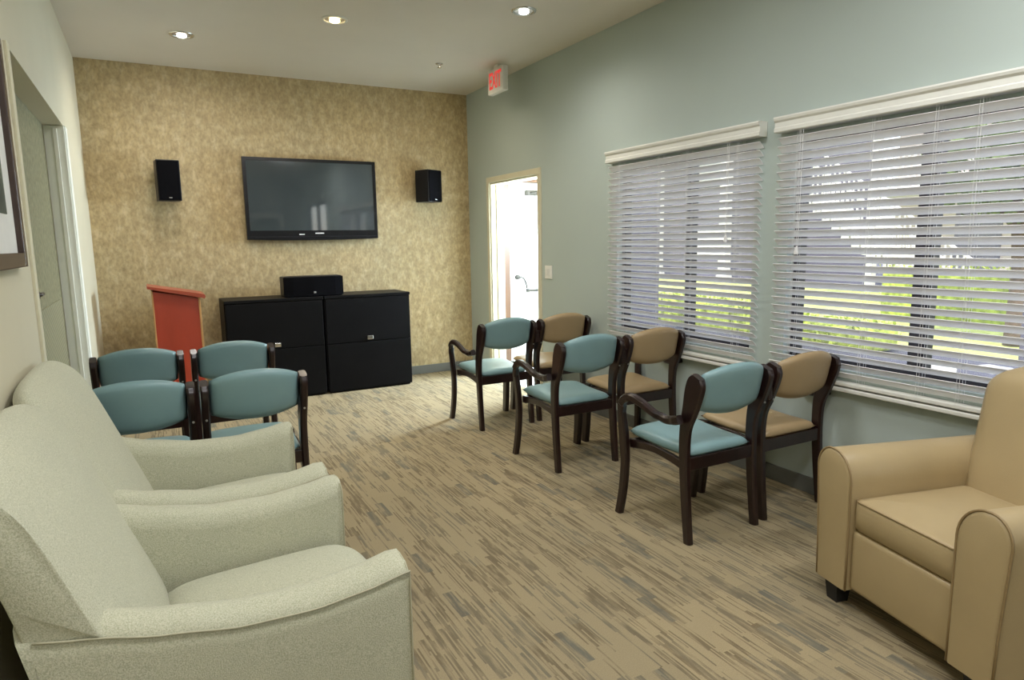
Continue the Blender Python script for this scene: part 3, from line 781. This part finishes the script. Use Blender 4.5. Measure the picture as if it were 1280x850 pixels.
# ------------------------------------------------------------------ tan vinyl armchair
def club():
    # local: x = backwards (depth), y = across; front plane x=0
    t = thing('club_armchair', 'big tan vinyl armchair with rounded arms at the right edge, under the near window', 'armchair', (2.205, 1.295, 0), math.atan2(-.24, .97))
    HW = .40; AW = .17
    def arm_sec(s, zt, shr=0.0):
        # widest near the top, arched top, leaning outward slightly
        pts = []
        yo = HW - .020; yi = HW - .175; top = zt - shr
        pts += [(yo + .000 - shr, .085), (yo + .004 - shr, .25), (yo + .014 - shr, .42)]
        cyo = yo + .022 - .070; cyi = yi + .100
        for k in range(0, 8):
            a = (PI / 2) * k / 7; pts.append((cyo + (.070 - shr) * math.cos(a), top - .085 + .085 * math.sin(a)))
        for k in range(1, 10):
            a = PI / 2 + (PI / 2) * k / 9; pts.append((min(cyi, cyo - .004) + (.1 - shr) * math.cos(a), top - .115 + .115 * math.sin(a)))
        pts += [(yi + shr, .40), (yi + shr, .25), (yi + shr, .085)]
        return pts
    zt = lambda x: .628 + .0 * x
    for s in (-1, 1):
        bm = bmesh.new(); rings = []
        for x, sh in [(0, .012), (.004, .004), (.012, 0), (.2, 0), (.45, 0), (.70, 0), (.76, 0), (.78, .01)]:
            rings.append([Vector((x, s * p[0], p[1])) for p in arm_sec(s, .628 - x * .02, sh)])
        loft(bm, rings); a = obj('armrest', bm, M['tan_big'], t, smooth=True, angle=45)
        bm = bmesh.new()
        tube(bm, [Vector((.006, s * p[0], p[1])) for p in arm_sec(s, .628, -.001)], .0042, 6); obj('piping', bm, M['tan_pipe'], a, smooth=True)
    # front rail
    bm = bmesh.new(); box(bm, .02, .30, -.229, .229, .09, .335, .022, 4); obj('front_rail', bm, M['tan_big'], t, smooth=True, angle=40)
    # seat cushion
    bm = bmesh.new()
    def rrect(ins, z, r=.03, x0=.020, x1=.56, hy=.226):
        x0 += ins; x1 -= ins; h = hy - ins; r = max(.004, r - ins * .3); out = []
        for cx_, cy_, a0 in ((x1 - r, h - r, 0), (x0 + r, h - r, PI / 2), (x0 + r, -h + r, PI), (x1 - r, -h + r, 1.5 * PI)):
            for k in range(7):
                a = a0 + PI / 2 * k / 6; out.append(Vector((cx_ + r * math.cos(a), cy_ + r * math.sin(a), z)))
        return out
    loft(bm, [rrect(i_, z_) for i_, z_ in ((.05, .335), (.012, .337), (.001, .347), (0, .395), (.001, .446), (.006, .455), (.02, .460), (.06, .468), (.11, .475), (.16, .479), (.20, .480))]); cu = obj('seat_cushion', bm, M['tan_big'], t, smooth=True, angle=50)
    bm = bmesh.new(); tube(bm, rrect(.002, .453)[7:21], .0032, 6); obj('piping', bm, M['tan_pipe'], cu, smooth=True)
    # back
    bm = bmesh.new()
    def back(u, v, sd):
        # v from bottom to top
        z0, z1 = .33, .965
        w = .272 + .012 * max(0, v)
        # rounded upper corners via superellipse remap
        zz = z0 + (v + 1) / 2 * (z1 - z0)
        k = 1
        if v > .6: 
            q = (v - .6) / .4; k = (1 - q ** 3 * .30)
        y = u * w * k
        e = (1 - abs(u) ** 8) ** .5 * (1 - abs(v) ** 9) ** .5
        xf = .50 + (zz - .33) * .20
        th = .10 + .018 * (1 - u * u)
        return Vector((xf + .12 + (-sd) * th * e, y, zz - .045 * abs(u) ** 3 * max(0, v)))
    pad(bm, back, 26, 30); obj('backrest', bm, M['tan_big'], t, smooth=True)
    # outer back shell
    bm = bmesh.new(); box(bm, .66, .80, -.36, .36, .09, .60, .03, 4); obj('back_shell', bm, M['tan_big'], t, smooth=True, angle=40)
    for x in (.05, .70):
        for y in (-.31, .31):
            bm = bmesh.new()
            loft(bm, [[Vector((x + a * k, y + b2 * k, z)) for a, b2 in ((-.035, -.035), (.035, -.035), (.035, .035), (-.035, .035))] for z, k in ((0, .75), (.09, 1))])
            obj('leg', bm, M['black_matte'], t)['label'] = 'black block foot'
club()

# ------------------------------------------------------------------ picture on the left wall, picture on the rear wall
t = thing('framed_picture', 'dark-framed picture with pale mat at the left edge of the photo, above the sage armchairs', 'picture', (XL, 2.42, 1.78))
def frame(t, hw, hz, fw, flip=1):
    bm = bmesh.new(); d0, d1 = .002 * flip, .032 * flip
    a, b2 = min(d0, d1), max(d0, d1)
    box(bm, a, b2, -hw, -hw + fw, -hz, hz, .004); box(bm, a, b2, hw - fw, hw, -hz, hz, .004)
    box(bm, a, b2, -hw + fw, hw - fw, -hz, -hz + fw, .004); box(bm, a, b2, -hw + fw, hw - fw, hz - fw, hz, .004)
    obj('frame', bm, M['frame_dark'], t)
    bm = bmesh.new(); box(bm, min(d0, .012 * flip), max(d0, .012 * flip), -hw + fw, hw - fw, -hz + fw, hz - fw); obj('mat', bm, M['mat_board'], t)
    bm = bmesh.new(); m = .13; box(bm, min(.012 * flip, .014 * flip), max(.012 * flip, .014 * flip), -hw + fw + m, hw - fw - m, -hz + fw + m, hz - fw - m)
    return bm
bm = frame(t, .57, .395, .05)
M['art'] = simple('muted_artwork', (.10, .12, .08), .7, var=.6, vscale=4)
obj('artwork', bm, M['art'], t)
t = thing('framed_picture', 'dark-framed picture on the rear wall, reflected in the television screen', 'picture', (2.45, YR, 1.85), PI / 2)
bm = frame(t, .52, .42, .07); obj('artwork', bm, M['art'], t)

# ------------------------------------------------------------------ outside
struct('ground', bx(XR + WT, 60, -25, 45, -.3, -.1), M['concrete'])
bm = bmesh.new(); box(bm, 8.9, 17.0, -10, 30, -.1, -.07); l = tag(obj('lawn', bm, M['lawn']), 'sunlit lawn beyond the hedge outside the windows', 'lawn'); l['kind'] = 'stuff'
def leaves(bm, n, fn, size, r=rnd):
    for _ in range(n):
        p = fn(); a = Vector((r.uniform(-1, 1), r.uniform(-1, 1), r.uniform(-1, 1))).normalized()
        b2 = a.cross(Vector((r.uniform(-1, 1), r.uniform(-1, 1), r.uniform(-1, 1)))).normalized()
        s = size * r.uniform(.6, 1.3)
        vs = [bm.verts.new(p + a * s), bm.verts.new(p + b2 * s * .5), bm.verts.new(p - a * s), bm.verts.new(p - b2 * s * .5)]
        bm.faces.new(vs)
def hedge(y0, y1, h, label, x=8.4, z=-.1):
    t = thing('boxwood_hedge', label, 'hedge', (x, (y0 + y1) / 2, z), 0, 'low hedges outside the windows')
    L = (y1 - y0) / 2
    bm = bmesh.new(); box(bm, -.32, .32, -L, L, .02, h * .86, .08, 3); obj('branches', bm, M['hedge'], t)
    bm = bmesh.new()
    leaves(bm, int(1500 * L), lambda: Vector((rnd.uniform(-.42, .42), rnd.uniform(-L, L), rnd.uniform(.10, h) + .04 * math.sin(rnd.uniform(0, 6)))), .04)
    obj('foliage', bm, M['hedge'], t)
hedge(5.25, 6.9, .40, 'low green hedge outside the near window')
hedge(5.0, 7.6, 1.0, 'taller yellow-green hedge on the lawn outside the near window', 12.2, -.07); hedge(7.2, 10.6, .55, 'low green hedge outside the far window')
def tree(x, y, h, cr_, label, z=-.07):
    t = thing('garden_tree', label, 'tree', (x, y, z), 0, 'trees in the garden outside')
    bm = bmesh.new(); tube(bm, cr([(0, 0, 0), (.05, .02, h * .3), (-.04, .05, h * .55), (0, 0, h * .8)], 4), [.12 - .004 * i for i in range(13)], 10)
    for k in range(5):
        a = k * 1.3; tube(bm, [(0, 0, h * (.35 + .07 * k)), (math.cos(a) * cr_ * .6, math.sin(a) * cr_ * .6, h * (.6 + .06 * k))], [.05, .015], 6)
    obj('trunk', bm, M['bark'], t, smooth=True)
    bm = bmesh.new()
    def f():
        while True:
            q = Vector((rnd.uniform(-1, 1), rnd.uniform(-1, 1), rnd.uniform(-1, 1)))
            if .3 < q.length < 1: return Vector((q.x * cr_, q.y * cr_, h * .75 + q.z * cr_ * .75))
    leaves(bm, 2600, f, .09); obj('foliage', bm, M['tree_leaf'], t)
tree(10.2, 4.6, 3.4, 1.25, 'leafy tree outside the near window'); tree(8.0, 11.4, 3.3, .8, 'leafy tree on the patio beyond the hedges outside the windows', -.1)
# building outside the far window, its wall toned for shade
t = thing('garden_building', 'building toned grey-lavender for shade, with white columns, outside the far window', 'building', (18.4, 20.5, -.1))
bm = bmesh.new(); box(bm, 0, 5, -5.2, 9, 0, 5.2); obj('wall', bm, M['siding_grey'], t)
bm = bmesh.new(); box(bm, -1.2, 5.4, -5.5, 9.3, 5.2, 5.5, .03); obj('roof', bm, M['roof_tile'], t)
for y in (-.15, -3.6, 3.4):
    bm = bmesh.new(); box(bm, -1.0, -.72, y - .16, y + .16, 0, 5.2, .01); box(bm, -1.04, -.68, y - .2, y + .2, 0, .25, .01); obj('column', bm, M['white_ext'], t)
for y, z in ((1.5, 3.4), (-2.2, 3.4), (-2.0, .9)):
    bm = bmesh.new(); box(bm, -.05, .02, y - .75, y + .75, z, z + 1.0, .01); w_ = obj('window_frame', bm, M['white_ext'], t)
    bm = bmesh.new(); box(bm, -.06, -.04, y - .66, y + .66, z + .1, z + .9); obj('pane', bm, M['glass'], w_)
# pale building with stair and railings outside the near window
t = thing('garden_building', 'pale stucco building with a white railed balcony outside the near window', 'building', (18.6, 7.0, -.1))
bm = bmesh.new(); box(bm, 0, 5, -6, 4.6, 0, 5.4); obj('wall', bm, M['siding_pink'], t)
bm = bmesh.new(); box(bm, -1.4, 5.3, -6.2, 4.8, 5.4, 5.7, .03); obj('roof', bm, M['roof_tile'], t)
bm = bmesh.new(); box(bm, -1.3, -.001, -6, 4.6, 2.55, 2.75, .01); obj('balcony_floor', bm, M['white_ext'], t)
bm = bmesh.new(); box(bm, -1.3, -1.24, -6, 4.6, 3.62, 3.70, .006)
for k in range(70): box(bm, -1.29, -1.25, -5.95 + k * .15, -5.90 + k * .15, 2.75, 3.63)
obj('balcony_railing', bm, M['white_ext'], t)
for y in (-3.4, .2, 4.4):
    bm = bmesh.new(); box(bm, -1.35, -1.15, y - .1, y + .1, 0, 5.4, .01); obj('column', bm, M['white_ext'], t)
for y in (-3.0, -.8, 2.4):
    bm = bmesh.new(); box(bm, -.05, .02, y - .55, y + .55, .1, 2.15, .01); w_ = obj('window_frame', bm, M['siding_grey'], t)
    bm = bmesh.new(); box(bm, -.06, -.04, y - .46, y + .46, .2, 2.05); obj('pane', bm, M['glass'], w_)
t = thing('garden_stair', 'white outdoor staircase with a picket handrail by the pale building', 'staircase', (14.5, 11.0, -.07))
bm = bmesh.new()
for k in range(14): box(bm, -.5, .5, -3.4 + k * .26, -3.12 + k * .26, .18 * k, .18 * k + .18)
obj('steps', bm, M['white_ext'], t)
bm = bmesh.new()
for sx in (-.5, .46):
    for k in range(28): box(bm, sx, sx + .03, -3.35 + k * .13, -3.32 + k * .13, .09 * k, .09 * k + 1.0)
    tube(bm, [(sx + .015, -3.4, .95), (sx + .015, .25, 3.5)], .035, 6)
obj('handrail', bm, M['white_ext'], t)
# covered walk post outside
for y, lab in ((7.6, 'grey-lavender porch post outside the far window'), (2.55, 'grey-lavender porch post outside the near window')):
    t = thing('porch_post', lab, 'post', (6.2, y, -.1), 0, 'porch posts outside')
    bm = bmesh.new(); box(bm, -.14, .14, -.14, .14, 0, 3.3, .01); obj('shaft', bm, M['siding_grey'], t)
    bm = bmesh.new(); box(bm, -.18, .18, -.18, .18, 0, .18, .01); obj('plinth', bm, M['siding_grey'], t)
for k, (x, y) in enumerate([(8.1, 4.45), (8.3, 3.9), (7.5, 3.75), (7.75, 4.25), (7.1, 3.55)]):  # pale discs shaped to stand in for sun dapples on the patio
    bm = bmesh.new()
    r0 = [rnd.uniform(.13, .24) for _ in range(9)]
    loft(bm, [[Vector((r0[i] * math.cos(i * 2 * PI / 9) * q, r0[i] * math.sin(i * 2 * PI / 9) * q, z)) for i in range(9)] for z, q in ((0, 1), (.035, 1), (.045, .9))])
    o = tag(obj('sun_dapple_disc', bm, M['dapple']), 'pale flat disc standing in for a sun dapple on the patio outside the near window', 'sun dapple', 'pale sun dapple shapes outside'); o.location = (x, y, -.1)

# ------------------------------------------------------------------ world, sun, camera
w = bpy.data.worlds.new('sky'); sc.world = w; w.use_nodes = True; nt = w.node_tree; nt.nodes.clear()
o = nt.nodes.new('ShaderNodeOutputWorld'); bg = nt.nodes.new('ShaderNodeBackground')
sky = nt.nodes.new('ShaderNodeTexSky'); sky.sky_type = 'NISHITA'; sky.sun_disc = False
sky.sun_elevation = math.radians(50); sky.sun_rotation = math.radians(200)
mx = nt.nodes.new('ShaderNodeMix'); mx.data_type = 'RGBA'; mx.inputs[0].default_value = .55
nt.links.new(sky.outputs[0], mx.inputs[6]); mx.inputs[7].default_value = (5, 5, 5.2, 1)
nt.links.new(mx.outputs[2], bg.inputs[0]); bg.inputs[1].default_value = .52
nt.links.new(bg.outputs[0], o.inputs[0])
sun = bpy.data.lights.new('sun', 'SUN'); sun.energy = 4.5; sun.angle = .01; sun.color = (1, .95, .85)
so = bpy.data.objects.new('sun', sun); COL.objects.link(so); so.location = (0, -10, 20)
so.rotation_euler = Vector((.55, .30, -.78)).to_track_quat('-Z', 'Y').to_euler()

cam = bpy.data.cameras.new('camera'); co = bpy.data.objects.new('camera', cam); COL.objects.link(co)
fw = Vector((0.46977884, 0.8703309, -0.14775642)); r = Vector((0.87874091, -0.47703147, -0.01598129)); u = Vector((0.08439347, 0.12233194, 0.98889466))
mt = Matrix((( r.x, u.x, -fw.x, 0), (r.y, u.y, -fw.y, 0), (r.z, u.z, -fw.z, 1.45), (0, 0, 0, 1)))
co.matrix_world = mt
cam.sensor_width = 36; cam.lens = 830.987 / 1280 * 36; cam.clip_start = .02; cam.clip_end = 200
sc.camera = co
sc.view_settings.view_transform = 'Standard'; sc.view_settings.look = 'None'; sc.view_settings.gamma = 1
sc.view_settings.exposure = 0.0; sc.view_settings.use_curve_mapping = False
sc.cycles.max_bounces = 10; sc.cycles.diffuse_bounces = 6; sc.cycles.transparent_max_bounces = 12
sc.cycles.use_denoising = True; sc.cycles.sample_clamp_indirect = 6
